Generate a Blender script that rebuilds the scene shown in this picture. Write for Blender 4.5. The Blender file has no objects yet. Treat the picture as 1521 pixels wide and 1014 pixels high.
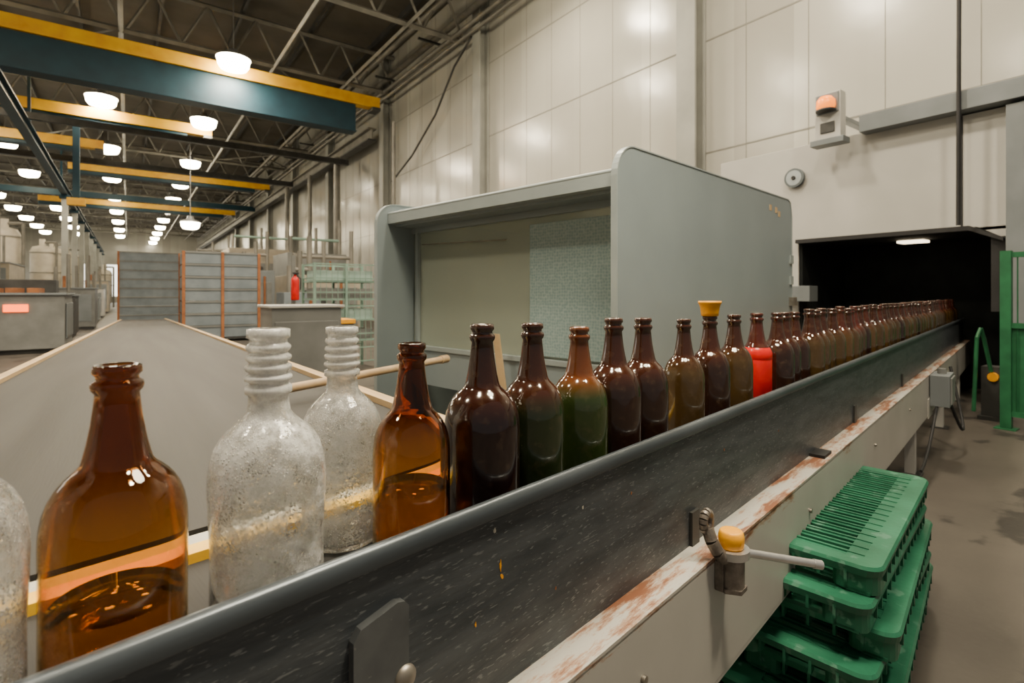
import bpy, bmesh, math, random
from math import sin, cos, pi, radians
from mathutils import Vector, Matrix
random.seed(7)
H = 1.3                       # eye height above the floor
CONV = radians(9.57)          # heading of the bottle conveyor relative to +X
cs, sn = cos(CONV), sin(CONV)
sc = bpy.context.scene

# ---------------------------------------------------------------- materials
def nt(name):
    m = bpy.data.materials.new(name); m.use_nodes = True
    t = m.node_tree; b = t.nodes['Principled BSDF']
    return m, t, b

def mat(name, c1, c2=None, rough=.5, metal=0., scale=8., stretch=(1, 1, 1), bump=0., bscale=None,
        coat=0., spots=None, spot_scale=20., spot_thr=.68, trans=0., ior=1.45, emit=None, estr=0., detail=6., spec=.5):
    m, t, b = nt(name)
    N, L = t.nodes, t.links
    tc = N.new('ShaderNodeTexCoord'); mp = N.new('ShaderNodeMapping')
    mp.inputs['Scale'].default_value = stretch
    L.new(tc.outputs['Object'], mp.inputs[0])
    no = N.new('ShaderNodeTexNoise'); no.inputs['Scale'].default_value = scale
    no.inputs['Detail'].default_value = detail
    L.new(mp.outputs[0], no.inputs[0])
    c2 = c2 or tuple(x * .8 for x in c1)
    r = N.new('ShaderNodeValToRGB')
    r.color_ramp.elements[0].position = .32; r.color_ramp.elements[0].color = (*c2, 1)
    r.color_ramp.elements[1].position = .68; r.color_ramp.elements[1].color = (*c1, 1)
    L.new(no.outputs[0], r.inputs[0])
    col = r.outputs[0]
    if spots:
        n2 = N.new('ShaderNodeTexNoise'); n2.inputs['Scale'].default_value = spot_scale
        n2.inputs['Detail'].default_value = 8
        L.new(mp.outputs[0], n2.inputs[0])
        r2 = N.new('ShaderNodeValToRGB')
        r2.color_ramp.elements[0].position = spot_thr; r2.color_ramp.elements[0].color = (0, 0, 0, 1)
        r2.color_ramp.elements[1].position = spot_thr + .04; r2.color_ramp.elements[1].color = (1, 1, 1, 1)
        L.new(n2.outputs[0], r2.inputs[0])
        mx = N.new('ShaderNodeMixRGB'); L.new(r2.outputs[0], mx.inputs[0])
        L.new(col, mx.inputs[1]); mx.inputs[2].default_value = (*spots, 1)
        col = mx.outputs[0]
    L.new(col, b.inputs['Base Color'])
    b.inputs['Roughness'].default_value = rough
    b.inputs['Metallic'].default_value = metal
    b.inputs['IOR'].default_value = ior
    b.inputs['Specular IOR Level'].default_value = spec
    b.inputs['Coat Weight'].default_value = coat
    b.inputs['Coat Roughness'].default_value = .06
    b.inputs['Transmission Weight'].default_value = trans
    if emit:
        b.inputs['Emission Color'].default_value = (*emit, 1)
        b.inputs['Emission Strength'].default_value = estr
    if bump:
        bn = N.new('ShaderNodeTexNoise'); bn.inputs['Scale'].default_value = bscale or scale * 3
        bn.inputs['Detail'].default_value = 5
        L.new(mp.outputs[0], bn.inputs[0])
        bp = N.new('ShaderNodeBump'); bp.inputs['Strength'].default_value = bump
        bp.inputs['Distance'].default_value = .01
        L.new(bn.outputs[0], bp.inputs['Height']); L.new(bp.outputs[0], b.inputs['Normal'])
    return m

M = {}
M['floor'] = mat('concrete_floor', (.105, .093, .08), (.052, .046, .04), .5, scale=.9, bump=.1, bscale=30, spots=(.035, .031, .028), spot_scale=2.2, spot_thr=.58, detail=9)
M['roof'] = mat('roof_deck', (.12, .105, .085), (.07, .063, .052), .9, scale=.6)
M['steel'] = mat('truss_steel', (.25, .235, .205), (.14, .135, .12), .5, .2, scale=2)
M['steeld'] = mat('dark_steel', (.08, .08, .078), (.045, .046, .046), .5, .4, scale=3)
M['column'] = mat('painted_column', (.33, .33, .305), (.25, .255, .235), .45, scale=1.5)
M['blue'] = mat('blue_crane_paint', (.005, .036, .056), (.003, .024, .04), .55, scale=2)
M['yellow'] = mat('yellow_crane_paint', (.88, .50, .004), (.72, .34, .003), .45, scale=2)
M['lamp'] = mat('lamp_lens', (1, 1, 1), rough=.3, emit=(1, .87, .60), estr=50)
M['lampdim'] = mat('tunnel_lamp_lens', (1, 1, 1), rough=.3, emit=(1, .82, .55), estr=5)
M['house'] = mat('lamp_housing', (.3, .3, .3), rough=.4, metal=.5)
M['hood'] = mat('greyblue_sheet', (.285, .34, .36), (.25, .30, .32), .34, .1, scale=2.5, bump=.02, bscale=60)
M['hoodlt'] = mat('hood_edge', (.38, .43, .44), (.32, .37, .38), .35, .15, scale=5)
M['machine'] = mat('machine_paint', (.52, .51, .485), (.45, .445, .42), .34, scale=1.2)
M['machgrey'] = mat('machine_grey', (.22, .24, .255), (.165, .185, .195), .45, .2, scale=2)
M['black'] = mat('black_rubber', (.02, .02, .022), (.012, .012, .013), .6, scale=4)
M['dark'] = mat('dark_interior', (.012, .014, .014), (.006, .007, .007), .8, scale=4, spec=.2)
M['railblue'] = mat('rail_steel', (.088, .100, .112), (.040, .049, .058), .42, .2, scale=16, stretch=(.5, 1, 2.6), bump=.15, bscale=55,
                    spots=(.165, .18, .19), spot_scale=110, spot_thr=.615, detail=12)
M['raillip'] = mat('rail_lip', (.095, .112, .13), (.058, .070, .082), .3, .4, scale=12, stretch=(.3, 1, 1), bump=.08, bscale=40)
M['plate'] = mat('splice_plate', (.13, .14, .15), (.085, .094, .10), .36, .3, scale=18, spots=(.2, .2, .2), spot_scale=60, spot_thr=.66)
M['bolt'] = mat('bolt_steel', (.34, .31, .27), (.22, .2, .17), .4, .7, scale=30)
M['cast'] = mat('cast_metal', (.28, .25, .22), (.13, .11, .095), .5, .6, scale=35, bump=.3, bscale=90)
M['chrome'] = mat('rod_metal', (.62, .62, .62), (.5, .5, .5), .3, .8, scale=25)
M['ycap'] = mat('yellow_plastic', (.92, .42, .004), (.82, .33, .003), .4, scale=20)
M['ystrip'] = mat('yellow_guide_strip', (.98, .60, .03), (.88, .47, .015), .4, scale=20)
M['belt'] = mat('belt_rubber', (.050, .048, .046), (.026, .025, .024), .6, scale=2.2, stretch=(3.2, .16, 1), bump=.05, bscale=60, spec=.3, detail=9)
M['tan'] = mat('belt_edge_wood', (.66, .47, .26), (.48, .33, .17), .6, scale=6, stretch=(6, .4, 1))
M['wood'] = mat('pole_wood', (.55, .40, .24), (.42, .29, .16), .55, scale=12)
M['green'] = mat('green_plastic', (.030, .175, .10), (.013, .098, .054), .34, scale=5, bump=.08, bscale=50, spots=(.08, .22, .15), spot_scale=18, spot_thr=.62)
M['greenf'] = mat('green_paint', (.02, .15, .06), (.012, .10, .04), .5, scale=6)
M['orange'] = mat('orange_post', (.36, .14, .05), (.22, .08, .03), .6, scale=6)
M['crate'] = mat('crate_grey', (.21, .245, .27), (.15, .18, .205), .5, scale=3)
M['cab'] = mat('cabinet_grey', (.21, .215, .21), (.15, .155, .15), .45, scale=3)
M['palegreen'] = mat('pale_green_wire', (.28, .40, .34), (.2, .31, .26), .5, scale=6)
M['red'] = mat('red_paint', (.72, .010, .007), (.5, .008, .006), .25, scale=10)
M['beige'] = mat('beige_paint', (.42, .37, .29), (.30, .265, .21), .5, scale=3)
M['cream'] = mat('cream_tank', (.60, .55, .45), (.48, .43, .35), .4, scale=2)
M['disp'] = mat('orange_display', (1, .2, .03), rough=.3, emit=(1, .11, .005), estr=4)
M['beacon'] = mat('beacon_orange', (1, .25, .01), rough=.25, emit=(1, .22, .003), estr=1.9, scale=20)
M['gauge'] = mat('gauge_ring', (.2, .23, .25), rough=.3, metal=.6)
M['gface'] = mat('gauge_face', (.45, .5, .52), rough=.3)
M['window'] = mat('daylight_window', (.9, .95, 1), rough=.3, emit=(1, .94, .82), estr=3)
M['white'] = mat('cream_ledge', (.60, .58, .50), (.48, .46, .38), .5, scale=10)
M['pale'] = mat('light_plastic_tray', (.42, .55, .5), (.3, .42, .38), .4, scale=5)

def wallmat(name, axis):
    m, t, b = nt(name); N, L = t.nodes, t.links
    tc = N.new('ShaderNodeTexCoord'); sp = N.new('ShaderNodeSeparateXYZ'); L.new(tc.outputs['Object'], sp.inputs[0])
    a = sp.outputs[axis]
    d = N.new('ShaderNodeMath'); d.operation = 'DIVIDE'; L.new(a, d.inputs[0]); d.inputs[1].default_value = 1.15
    fl = N.new('ShaderNodeMath'); fl.operation = 'FLOOR'; L.new(d.outputs[0], fl.inputs[0])
    wn = N.new('ShaderNodeTexWhiteNoise'); wn.noise_dimensions = '1D'; L.new(fl.outputs[0], wn.inputs['W'])
    no = N.new('ShaderNodeTexNoise'); no.inputs['Scale'].default_value = .7; no.inputs['Detail'].default_value = 6
    L.new(tc.outputs['Object'], no.inputs[0])
    ad = N.new('ShaderNodeMath'); ad.operation = 'ADD'; L.new(wn.outputs[0], ad.inputs[0]); L.new(no.outputs[0], ad.inputs[1])
    hf = N.new('ShaderNodeMath'); hf.operation = 'MULTIPLY'; L.new(ad.outputs[0], hf.inputs[0]); hf.inputs[1].default_value = .5
    r = N.new('ShaderNodeValToRGB'); L.new(hf.outputs[0], r.inputs[0])
    r.color_ramp.elements[0].position = .2; r.color_ramp.elements[0].color = (.345, .335, .30, 1)
    r.color_ramp.elements[1].position = .8; r.color_ramp.elements[1].color = (.47, .46, .415, 1)
    L.new(r.outputs[0], b.inputs['Base Color'])
    b.inputs['Roughness'].default_value = .2
    n2 = N.new('ShaderNodeTexNoise'); n2.inputs['Scale'].default_value = 1.3; L.new(tc.outputs['Object'], n2.inputs[0])
    bp = N.new('ShaderNodeBump'); bp.inputs['Strength'].default_value = .25; bp.inputs['Distance'].default_value = .03
    L.new(n2.outputs[0], bp.inputs['Height']); L.new(bp.outputs[0], b.inputs['Normal'])
    return m
M['wall'] = wallmat('wall_cladding', 1)
M['wallx'] = wallmat('wall_cladding_end', 0)
M['seam'] = mat('wall_joint', (.24, .235, .21), (.20, .195, .175), .8, spec=.1)

def rustmat():
    m, t, b = nt('worn_white_frame'); N, L = t.nodes, t.links
    tc = N.new('ShaderNodeTexCoord'); sp = N.new('ShaderNodeSeparateXYZ'); L.new(tc.outputs['Object'], sp.inputs[0])
    no = N.new('ShaderNodeTexNoise'); no.inputs['Scale'].default_value = 5; no.inputs['Detail'].default_value = 12
    no.inputs['Roughness'].default_value = .75
    mp = N.new('ShaderNodeMapping'); mp.inputs['Scale'].default_value = (.8, 4, 4)
    L.new(tc.outputs['Object'], mp.inputs[0]); L.new(mp.outputs[0], no.inputs[0])
    mr = N.new('ShaderNodeMapRange'); L.new(sp.outputs[2], mr.inputs[0])
    zt = H - .624
    mr.inputs[1].default_value = zt - .06; mr.inputs[2].default_value = zt
    mr.inputs[3].default_value = -.16; mr.inputs[4].default_value = .045
    ad = N.new('ShaderNodeMath'); ad.operation = 'ADD'; L.new(no.outputs[0], ad.inputs[0]); L.new(mr.outputs[0], ad.inputs[1])
    r = N.new('ShaderNodeValToRGB'); L.new(ad.outputs[0], r.inputs[0])
    e = r.color_ramp.elements
    e[0].position = .52; e[0].color = (.55, .535, .49, 1)
    e[1].position = .62; e[1].color = (.26, .105, .055, 1)
    x = e.new(.56); x.color = (.48, .33, .24, 1)
    n3 = N.new('ShaderNodeTexNoise'); n3.inputs['Scale'].default_value = 3; n3.inputs['Detail'].default_value = 8
    L.new(tc.outputs['Object'], n3.inputs[0])
    mm = N.new('ShaderNodeMixRGB'); mm.blend_type = 'MULTIPLY'; mm.inputs[0].default_value = .35
    L.new(r.outputs[0], mm.inputs[1]); L.new(n3.outputs[0], mm.inputs[2])
    L.new(mm.outputs[0], b.inputs['Base Color']); b.inputs['Roughness'].default_value = .42
    return m
M['rust'] = rustmat()

def amberglass(name, body, neck, z0, z1, ior=1.45):
    m, t, b = nt(name); N, L = t.nodes, t.links
    tc = N.new('ShaderNodeTexCoord'); sp = N.new('ShaderNodeSeparateXYZ'); L.new(tc.outputs['Object'], sp.inputs[0])
    mr = N.new('ShaderNodeMapRange'); L.new(sp.outputs[2], mr.inputs[0]); mr.inputs[1].default_value = z0; mr.inputs[2].default_value = z1
    mx = N.new('ShaderNodeMixRGB'); L.new(mr.outputs[0], mx.inputs[0])
    mx.inputs[1].default_value = (*body, 1); mx.inputs[2].default_value = (*neck, 1)
    no = N.new('ShaderNodeTexNoise'); no.inputs['Scale'].default_value = 16; L.new(tc.outputs['Object'], no.inputs[0])
    m2 = N.new('ShaderNodeMixRGB'); m2.blend_type = 'MULTIPLY'; m2.inputs[0].default_value = .2
    L.new(mx.outputs[0], m2.inputs[1]); L.new(no.outputs[0], m2.inputs[2])
    L.new(m2.outputs[0], b.inputs['Base Color'])
    b.inputs['Transmission Weight'].default_value = 1; b.inputs['Roughness'].default_value = .02; b.inputs['IOR'].default_value = ior
    return m
M['amber'] = amberglass('amber_glass', (.86, .52, .11), (.42, .17, .04), .14, .225, 1.5)
M['amber2'] = amberglass('amber_glass_dark', (.86, .50, .10), (.38, .14, .035), .15, .22, 1.5)
M['liquid'] = amberglass('amber_liquid', (.93, .72, .36), (.93, .72, .36), .1, .2, 1.33)
def frosted(name, frost, drop):
    m, t, b = nt(name); N, L = t.nodes, t.links
    tc = N.new('ShaderNodeTexCoord')
    b.inputs['Base Color'].default_value = (.98, .985, .97, 1)
    b.inputs['IOR'].default_value = 1.45
    sp = N.new('ShaderNodeSeparateXYZ'); L.new(tc.outputs['Object'], sp.inputs[0])
    n1 = N.new('ShaderNodeTexNoise'); n1.inputs['Scale'].default_value = 8; n1.inputs['Detail'].default_value = 12
    n1.inputs['Roughness'].default_value = .8
    L.new(tc.outputs['Object'], n1.inputs[0])
    r = N.new('ShaderNodeValToRGB'); L.new(n1.outputs[0], r.inputs[0])
    r.color_ramp.elements[0].position = .44; r.color_ramp.elements[0].color = (.97, .97, .97, 1)
    r.color_ramp.elements[1].position = .58; r.color_ramp.elements[1].color = (frost, frost, frost, 1)
    nk = N.new('ShaderNodeMapRange'); L.new(sp.outputs[2], nk.inputs[0]); nk.inputs[1].default_value = .25; nk.inputs[2].default_value = .275
    nk.inputs[3].default_value = 1; nk.inputs[4].default_value = .82
    mu = N.new('ShaderNodeMath'); mu.operation = 'MULTIPLY'; L.new(r.outputs[0], mu.inputs[0]); L.new(nk.outputs[0], mu.inputs[1])
    vo = N.new('ShaderNodeTexVoronoi'); vo.inputs['Scale'].default_value = 260; L.new(tc.outputs['Object'], vo.inputs[0])
    r3 = N.new('ShaderNodeValToRGB'); L.new(vo.outputs['Distance'], r3.inputs[0])
    r3.color_ramp.elements[0].position = .0; r3.color_ramp.elements[0].color = (1, 1, 1, 1)
    r3.color_ramp.elements[1].position = .38; r3.color_ramp.elements[1].color = (0, 0, 0, 1)
    n4 = N.new('ShaderNodeTexNoise'); n4.inputs['Scale'].default_value = 9; n4.inputs['Detail'].default_value = 6; L.new(tc.outputs['Object'], n4.inputs[0])
    r4 = N.new('ShaderNodeValToRGB'); L.new(n4.outputs[0], r4.inputs[0]); r4.color_ramp.elements[0].position = .42; r4.color_ramp.elements[1].position = .52
    mr = N.new('ShaderNodeMapRange'); L.new(sp.outputs[2], mr.inputs[0])
    mr.inputs[1].default_value = .22; mr.inputs[2].default_value = .26; mr.inputs[3].default_value = 1.; mr.inputs[4].default_value = .0
    dm = N.new('ShaderNodeMath'); dm.operation = 'MULTIPLY'; L.new(r3.outputs[0], dm.inputs[0]); L.new(r4.outputs[0], dm.inputs[1])
    dz = N.new('ShaderNodeMath'); dz.operation = 'MULTIPLY'; L.new(dm.outputs[0], dz.inputs[0]); L.new(mr.outputs[0], dz.inputs[1])
    d2 = N.new('ShaderNodeMath'); d2.operation = 'MULTIPLY'; L.new(dz.outputs[0], d2.inputs[0]); d2.inputs[1].default_value = drop
    sb = N.new('ShaderNodeMath'); sb.operation = 'SUBTRACT'; sb.use_clamp = True; L.new(mu.outputs[0], sb.inputs[0]); L.new(d2.outputs[0], sb.inputs[1])
    L.new(sb.outputs[0], b.inputs['Transmission Weight'])
    r2 = N.new('ShaderNodeValToRGB'); L.new(n1.outputs[0], r2.inputs[0])
    r2.color_ramp.elements[0].position = .42; r2.color_ramp.elements[0].color = (.02, .02, .02, 1)
    r2.color_ramp.elements[1].position = .60; r2.color_ramp.elements[1].color = (.26, .26, .26, 1)
    L.new(r2.outputs[0], b.inputs['Roughness'])
    bp = N.new('ShaderNodeBump'); bp.inputs['Distance'].default_value = .003; bp.inputs['Strength'].default_value = 1.
    L.new(dz.outputs[0], bp.inputs['Height'])
    n5 = N.new('ShaderNodeTexNoise'); n5.inputs['Scale'].default_value = 45; n5.inputs['Detail'].default_value = 3; L.new(tc.outputs['Object'], n5.inputs[0])
    b2 = N.new('ShaderNodeBump'); b2.inputs['Distance'].default_value = .002; b2.inputs['Strength'].default_value = .25
    L.new(n5.outputs[0], b2.inputs['Height']); L.new(b2.outputs[0], bp.inputs['Normal'])
    L.new(bp.outputs[0], b.inputs['Normal'])
    return m
M['clear'] = frosted('frosted_clear_glass', .50, .5)
M['clear2'] = frosted('dewy_clear_glass', .68, .55)

def filled(name, neck, body, zsplit, trans=.0):
    m, t, b = nt(name); N, L = t.nodes, t.links
    tc = N.new('ShaderNodeTexCoord'); sp = N.new('ShaderNodeSeparateXYZ'); L.new(tc.outputs['Object'], sp.inputs[0])
    no = N.new('ShaderNodeTexNoise'); no.inputs['Scale'].default_value = 14; no.inputs['Detail'].default_value = 8
    L.new(tc.outputs['Object'], no.inputs[0])
    mr = N.new('ShaderNodeMapRange'); L.new(sp.outputs[2], mr.inputs[0])
    mr.inputs[1].default_value = zsplit - .02; mr.inputs[2].default_value = zsplit + .02
    mx = N.new('ShaderNodeMixRGB'); L.new(mr.outputs[0], mx.inputs[0])
    mx.inputs[1].default_value = (*body, 1); mx.inputs[2].default_value = (*neck, 1)
    m2 = N.new('ShaderNodeMixRGB'); m2.blend_type = 'MULTIPLY'; m2.inputs[0].default_value = .5
    L.new(mx.outputs[0], m2.inputs[1]); L.new(no.outputs[0], m2.inputs[2])
    n2 = N.new('ShaderNodeTexNoise'); n2.inputs['Scale'].default_value = 45; n2.inputs['Detail'].default_value = 9
    L.new(tc.outputs['Object'], n2.inputs[0])
    r2 = N.new('ShaderNodeValToRGB'); L.new(n2.outputs[0], r2.inputs[0])
    r2.color_ramp.elements[0].position = .52; r2.color_ramp.elements[0].color = (0, 0, 0, 1)
    r2.color_ramp.elements[1].position = .78; r2.color_ramp.elements[1].color = (.12, .12, .12, 1)
    m3 = N.new('ShaderNodeMixRGB'); L.new(r2.outputs[0], m3.inputs[0]); L.new(m2.outputs[0], m3.inputs[1]); m3.inputs[2].default_value = (.30, .20, .12, 1)
    L.new(m3.outputs[0], b.inputs['Base Color'])
    r = N.new('ShaderNodeMapRange'); L.new(no.outputs[0], r.inputs[0]); r.inputs[3].default_value = .03; r.inputs[4].default_value = .22
    L.new(r.outputs[0], b.inputs['Roughness'])
    b.inputs['Transmission Weight'].default_value = trans
    b.inputs['Coat Weight'].default_value = .6; b.inputs['Coat Roughness'].default_value = .03
    return m
M['b_black'] = filled('dark_wine_glass', (.036, .010, .005), (.014, .004, .004), .20)
M['b_green'] = filled('green_filled_glass', (.050, .015, .007), (.022, .034, .010), .19)
M['b_green2'] = filled('green_filled_glass_b', (.17, .050, .014), (.034, .056, .012), .20)
M['b_brown'] = filled('brown_filled_glass', (.055, .016, .008), (.030, .012, .007), .20)
M['b_olive'] = filled('olive_brown_glass', (.050, .016, .008), (.075, .043, .013), .20)
M['b_amber'] = filled('amber_brown_glass', (.075, .019, .010), (.105, .055, .014), .20)
M['b_redneck'] = filled('red_brown_glass', (.085, .018, .011), (.07, .036, .014), .19)

def glazing(name, tint, opac, rough):
    m, t, b = nt(name); N, L = t.nodes, t.links
    tc = N.new('ShaderNodeTexCoord'); no = N.new('ShaderNodeTexNoise'); no.inputs['Scale'].default_value = 3
    L.new(tc.outputs['Object'], no.inputs[0])
    mx = N.new('ShaderNodeMixRGB'); L.new(no.outputs[0], mx.inputs[0])
    mx.inputs[1].default_value = (*tint, 1); mx.inputs[2].default_value = (*[c * .8 for c in tint], 1)
    L.new(mx.outputs[0], b.inputs['Base Color'])
    b.inputs['Roughness'].default_value = rough
    tr = N.new('ShaderNodeBsdfTransparent'); tr.inputs[0].default_value = (.95, .98, .93, 1)
    ms = N.new('ShaderNodeMixShader'); ms.inputs[0].default_value = opac
    L.new(tr.outputs[0], ms.inputs[1]); L.new(b.outputs[0], ms.inputs[2])
    L.new(ms.outputs[0], N['Material Output'].inputs[0])
    return m
M['glaze'] = glazing('hood_glazing', (.70, .76, .66), .30, .04)
def meshpanel():
    m, t, b = nt('perforated_panel'); N, L = t.nodes, t.links
    tc = N.new('ShaderNodeTexCoord')
    vo = N.new('ShaderNodeTexVoronoi'); vo.inputs['Scale'].default_value = 62; vo.inputs['Randomness'].default_value = .45
    L.new(tc.outputs['Object'], vo.inputs[0])
    r = N.new('ShaderNodeValToRGB'); L.new(vo.outputs['Distance'], r.inputs[0])
    r.color_ramp.elements[0].position = .2; r.color_ramp.elements[0].color = (.22, .325, .335, 1)
    r.color_ramp.elements[1].position = .75; r.color_ramp.elements[1].color = (.36, .46, .455, 1)
    L.new(r.outputs[0], b.inputs['Base Color']); b.inputs['Roughness'].default_value = .3
    return m
M['perf'] = meshpanel()

# ---------------------------------------------------------------- mesh builder
class B:
    def __init__(s): s.v = []; s.f = []; s.m = []; s.mats = []; s.sm = []
    def mi(s, k):
        if k not in s.mats: s.mats.append(k)
        return s.mats.index(k)
    def add(s, vs, fs, k, smooth=False):
        o = len(s.v); s.v += [tuple(p) for p in vs]; i = s.mi(k)
        for f in fs: s.f.append([o + j for j in f]); s.m.append(i); s.sm.append(smooth)
        return s
    def box(s, x0, x1, y0, y1, z0, z1, k):
        vs = [(x, y, z) for z in (z0, z1) for y in (y0, y1) for x in (x0, x1)]
        return s.add(vs, [(0, 2, 3, 1), (4, 5, 7, 6), (0, 1, 5, 4), (2, 6, 7, 3), (0, 4, 6, 2), (1, 3, 7, 5)], k)
    def tube(s, p0, p1, r, k, n=12, r1=None):
        p0, p1 = Vector(p0), Vector(p1); r1 = r if r1 is None else r1
        d = (p1 - p0).normalized(); q = d.to_track_quat('Z', 'Y')
        vs = [p0 + q @ Vector((r * cos(2 * pi * i / n), r * sin(2 * pi * i / n), 0)) for i in range(n)]
        vs += [p1 + q @ Vector((r1 * cos(2 * pi * i / n), r1 * sin(2 * pi * i / n), 0)) for i in range(n)]
        s.add(vs, [(i, (i + 1) % n, n + (i + 1) % n, n + i) for i in range(n)], k, n > 6)
        s.add(vs[:n], [tuple(reversed(range(n)))], k); s.add(vs[n:], [tuple(range(n))], k)
        return s
    def path(s, pts, r, k, n=8):
        for a, b_ in zip(pts[:-1], pts[1:]): s.tube(a, b_, r, k, n)
        return s
    def bar(s, p0, p1, w, k):
        return s.tube(p0, p1, w * .707, k, 4)
    def lathe(s, prof, c, k, n=48, smooth=True):
        vs = []; fs = []
        for (r, z) in prof:
            for i in range(n): vs.append((c[0] + r * cos(2 * pi * i / n), c[1] + r * sin(2 * pi * i / n), c[2] + z))
        for j in range(len(prof) - 1):
            for i in range(n):
                a = j * n + i; b_ = j * n + (i + 1) % n
                fs.append((a, b_, b_ + n, a + n))
        return s.add(vs, fs, k, smooth)
    def prism(s, poly, plane, a0, a1, k, smooth=False):
        def P(u, v, a): return {'xz': (u, a, v), 'yz': (a, u, v), 'xy': (u, v, a)}[plane]
        n = len(poly)
        vs = [P(u, v, a0) for u, v in poly] + [P(u, v, a1) for u, v in poly]
        s.add(vs, [tuple(range(n)), tuple(reversed(range(n, 2 * n)))], k)
        s.add(vs, [(i, (i + 1) % n, n + (i + 1) % n, n + i) for i in range(n)], k, smooth)
        return s
    def build(s, name, loc=(0, 0, 0), rz=0., bevel=0., parent=None, weld=False):
        me = bpy.data.meshes.new(name); me.from_pydata(s.v, [], s.f)
        for k in s.mats: me.materials.append(M[k])
        for p, i, sm in zip(me.polygons, s.m, s.sm): p.material_index = i; p.use_smooth = sm
        bm = bmesh.new(); bm.from_mesh(me)
        if weld: bmesh.ops.remove_doubles(bm, verts=bm.verts, dist=1e-5)
        bmesh.ops.recalc_face_normals(bm, faces=bm.faces); bm.to_mesh(me); bm.free()
        o = bpy.data.objects.new(name, me); sc.collection.objects.link(o)
        o.location = loc; o.rotation_euler = (0, 0, rz)
        if bevel:
            b = o.modifiers.new('bevel', 'BEVEL'); b.width = bevel; b.segments = 2; b.limit_method = 'ANGLE'
            b.angle_limit = radians(50)
        if parent: o.parent = parent
        return o

def W(s, t, z=0.): return (cs * s - sn * t, sn * s + cs * t, z)

# ---------------------------------------------------------------- room shell
X0, X1, Y0, Y1, ZR = -13., 9.6, -6., 105., H + 10.8
B().box(X0 - .3, X1 + .3, Y0, Y1 + .3, -.2, 0, 'floor').build('floor')
B().box(X0 - .3, X1 + .3, Y0, Y1 + .3, ZR, ZR + .2, 'roof').build('ceiling')
b = B()
b.box(X1, X1 + .3, Y0, Y1, 0, ZR, 'wall')
for z in (2.9, 5.2, 7.6): b.box(X1 - .006, X1, Y0, Y1, H + z - .015, H + z + .015, 'seam')
y = Y0
while y < 60:
    b.box(X1 - .005, X1, y - .005, y + .005, 0, ZR, 'seam'); y += 1.15
b.build('wall_right')
b = B().box(X0 - .3, X0, Y0, Y1, 0, ZR, 'wall')
for i in range(12):
    b.box(X0, X0 + .03, 20 + i * 7, 24 + i * 7, 3, 5.5, 'window')
b.build('wall_left')
b = B().box(X0, X1, Y1, Y1 + .3, 0, ZR, 'wallx')
for i in range(5): b.box(X0 + 1.5 + i * 4.3, X0 + 4.8 + i * 4.3, Y1 - .05, Y1, 1, 6.0, 'window')
b.build('wall_far')

for i, yy in enumerate([6.58, 14.6, 22.6, 30.6, 38.6, 46.6, 54.6, 62.6]):
    b = B()
    b.box(9.2, 9.25, yy - .22, yy + .22, 0, ZR, 'column'); b.box(9.53, 9.58, yy - .22, yy + .22, 0, ZR, 'column')
    b.box(9.25, 9.53, yy - .03, yy + .03, 0, ZR, 'column')
    b.box(9.1, 9.59, yy - .3, yy + .3, 0, .04, 'steeld')
    b.build('steel_column')
for i in range(9):
    yy = 41 + 7 * i
    b = B().box(-3.2, -2.9, yy - .16, yy + .16, 0, H + 5.9, 'column').box(-3.4, -2.7, yy - .35, yy + .35, 0, .05, 'steeld')
    b.box(-3.3, -2.8, yy - .25, yy + .25, H + 5.7, H + 5.9, 'blue'); b.build('runway_pillar')
b = B().box(-3.2, -2.9, 9, 100, H + 5.9, H + 5.95, 'blue').box(-3.07, -3.03, 9, 100, H + 5.95, H + 6.3, 'blue').box(-3.2, -2.9, 9, 100, H + 6.3, H + 6.35, 'blue')
for yy in (15, 27, 39): b.box(-3.1, -3.0, yy - .05, yy + .05, H + 6.35, H + 8.9, 'blue')
b.build('crane_runway_beam')
b = B()
for z, x, r in ((9.25, 9.0, .12), (8.9, 9.1, .08), (8.6, 9.1, .06), (9.7, 8.4, .1)):
    b.tube((x, 4, H + z), (x, 100, H + z), r, 'steel', 10)
for yy in range(5, 100, 4): b.box(8.3, 9.19, yy - .04, yy + .04, H + 9.05, H + 9.12, 'steeld')
b.build('pipe_run')
b = B().box(8.75, 9.15, 23, 100, H + 7.0, H + 7.06, 'steeld').box(8.92, 8.98, 23, 100, H + 7.06, H + 7.5, 'steel').box(8.75, 9.15, 23, 100, H + 7.5, H + 7.56, 'steel')
b.build('crane_runway_beam')

b = B()
for yy in range(10, 100, 6):
    zb, zt = H + 8.9, H + 10.5
    b.bar((X0, yy, zb), (X1 - .05, yy, zb), .14, 'steel'); b.bar((X0, yy, zt), (X1 - .05, yy, zt), .14, 'steel')
    n = 14; dx = (X1 - X0) / n
    for i in range(n):
        xa = X0 + i * dx
        b.bar((xa, yy, zb), (xa + dx / 2, yy, zt), .07, 'steel'); b.bar((xa + dx / 2, yy, zt), (xa + dx, yy, zb), .07, 'steel')
for i in range(9):
    xx = X0 + 1.5 + i * 2.5
    b.box(xx - .05, xx + .05, Y0, 100, ZR - .22, ZR, 'steeld')
for xx in (-4.5, -.2, 4.6, 7.4):
    b.bar((xx, 8, H + 8.85), (xx, 100, H + 8.85), .1, 'steel')
for yy in range(10, 94, 12):
    b.bar((4.6, yy, H + 8.95), (9.5, yy + 6, H + 8.95), .06, 'steel'); b.bar((9.5, yy, H + 8.95), (4.6, yy + 6, H + 8.95), .06, 'steel')
    b.bar((-.2, yy, H + 8.95), (-4.5, yy + 6, H + 8.95), .06, 'steel')
b.build('roof_truss')

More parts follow.
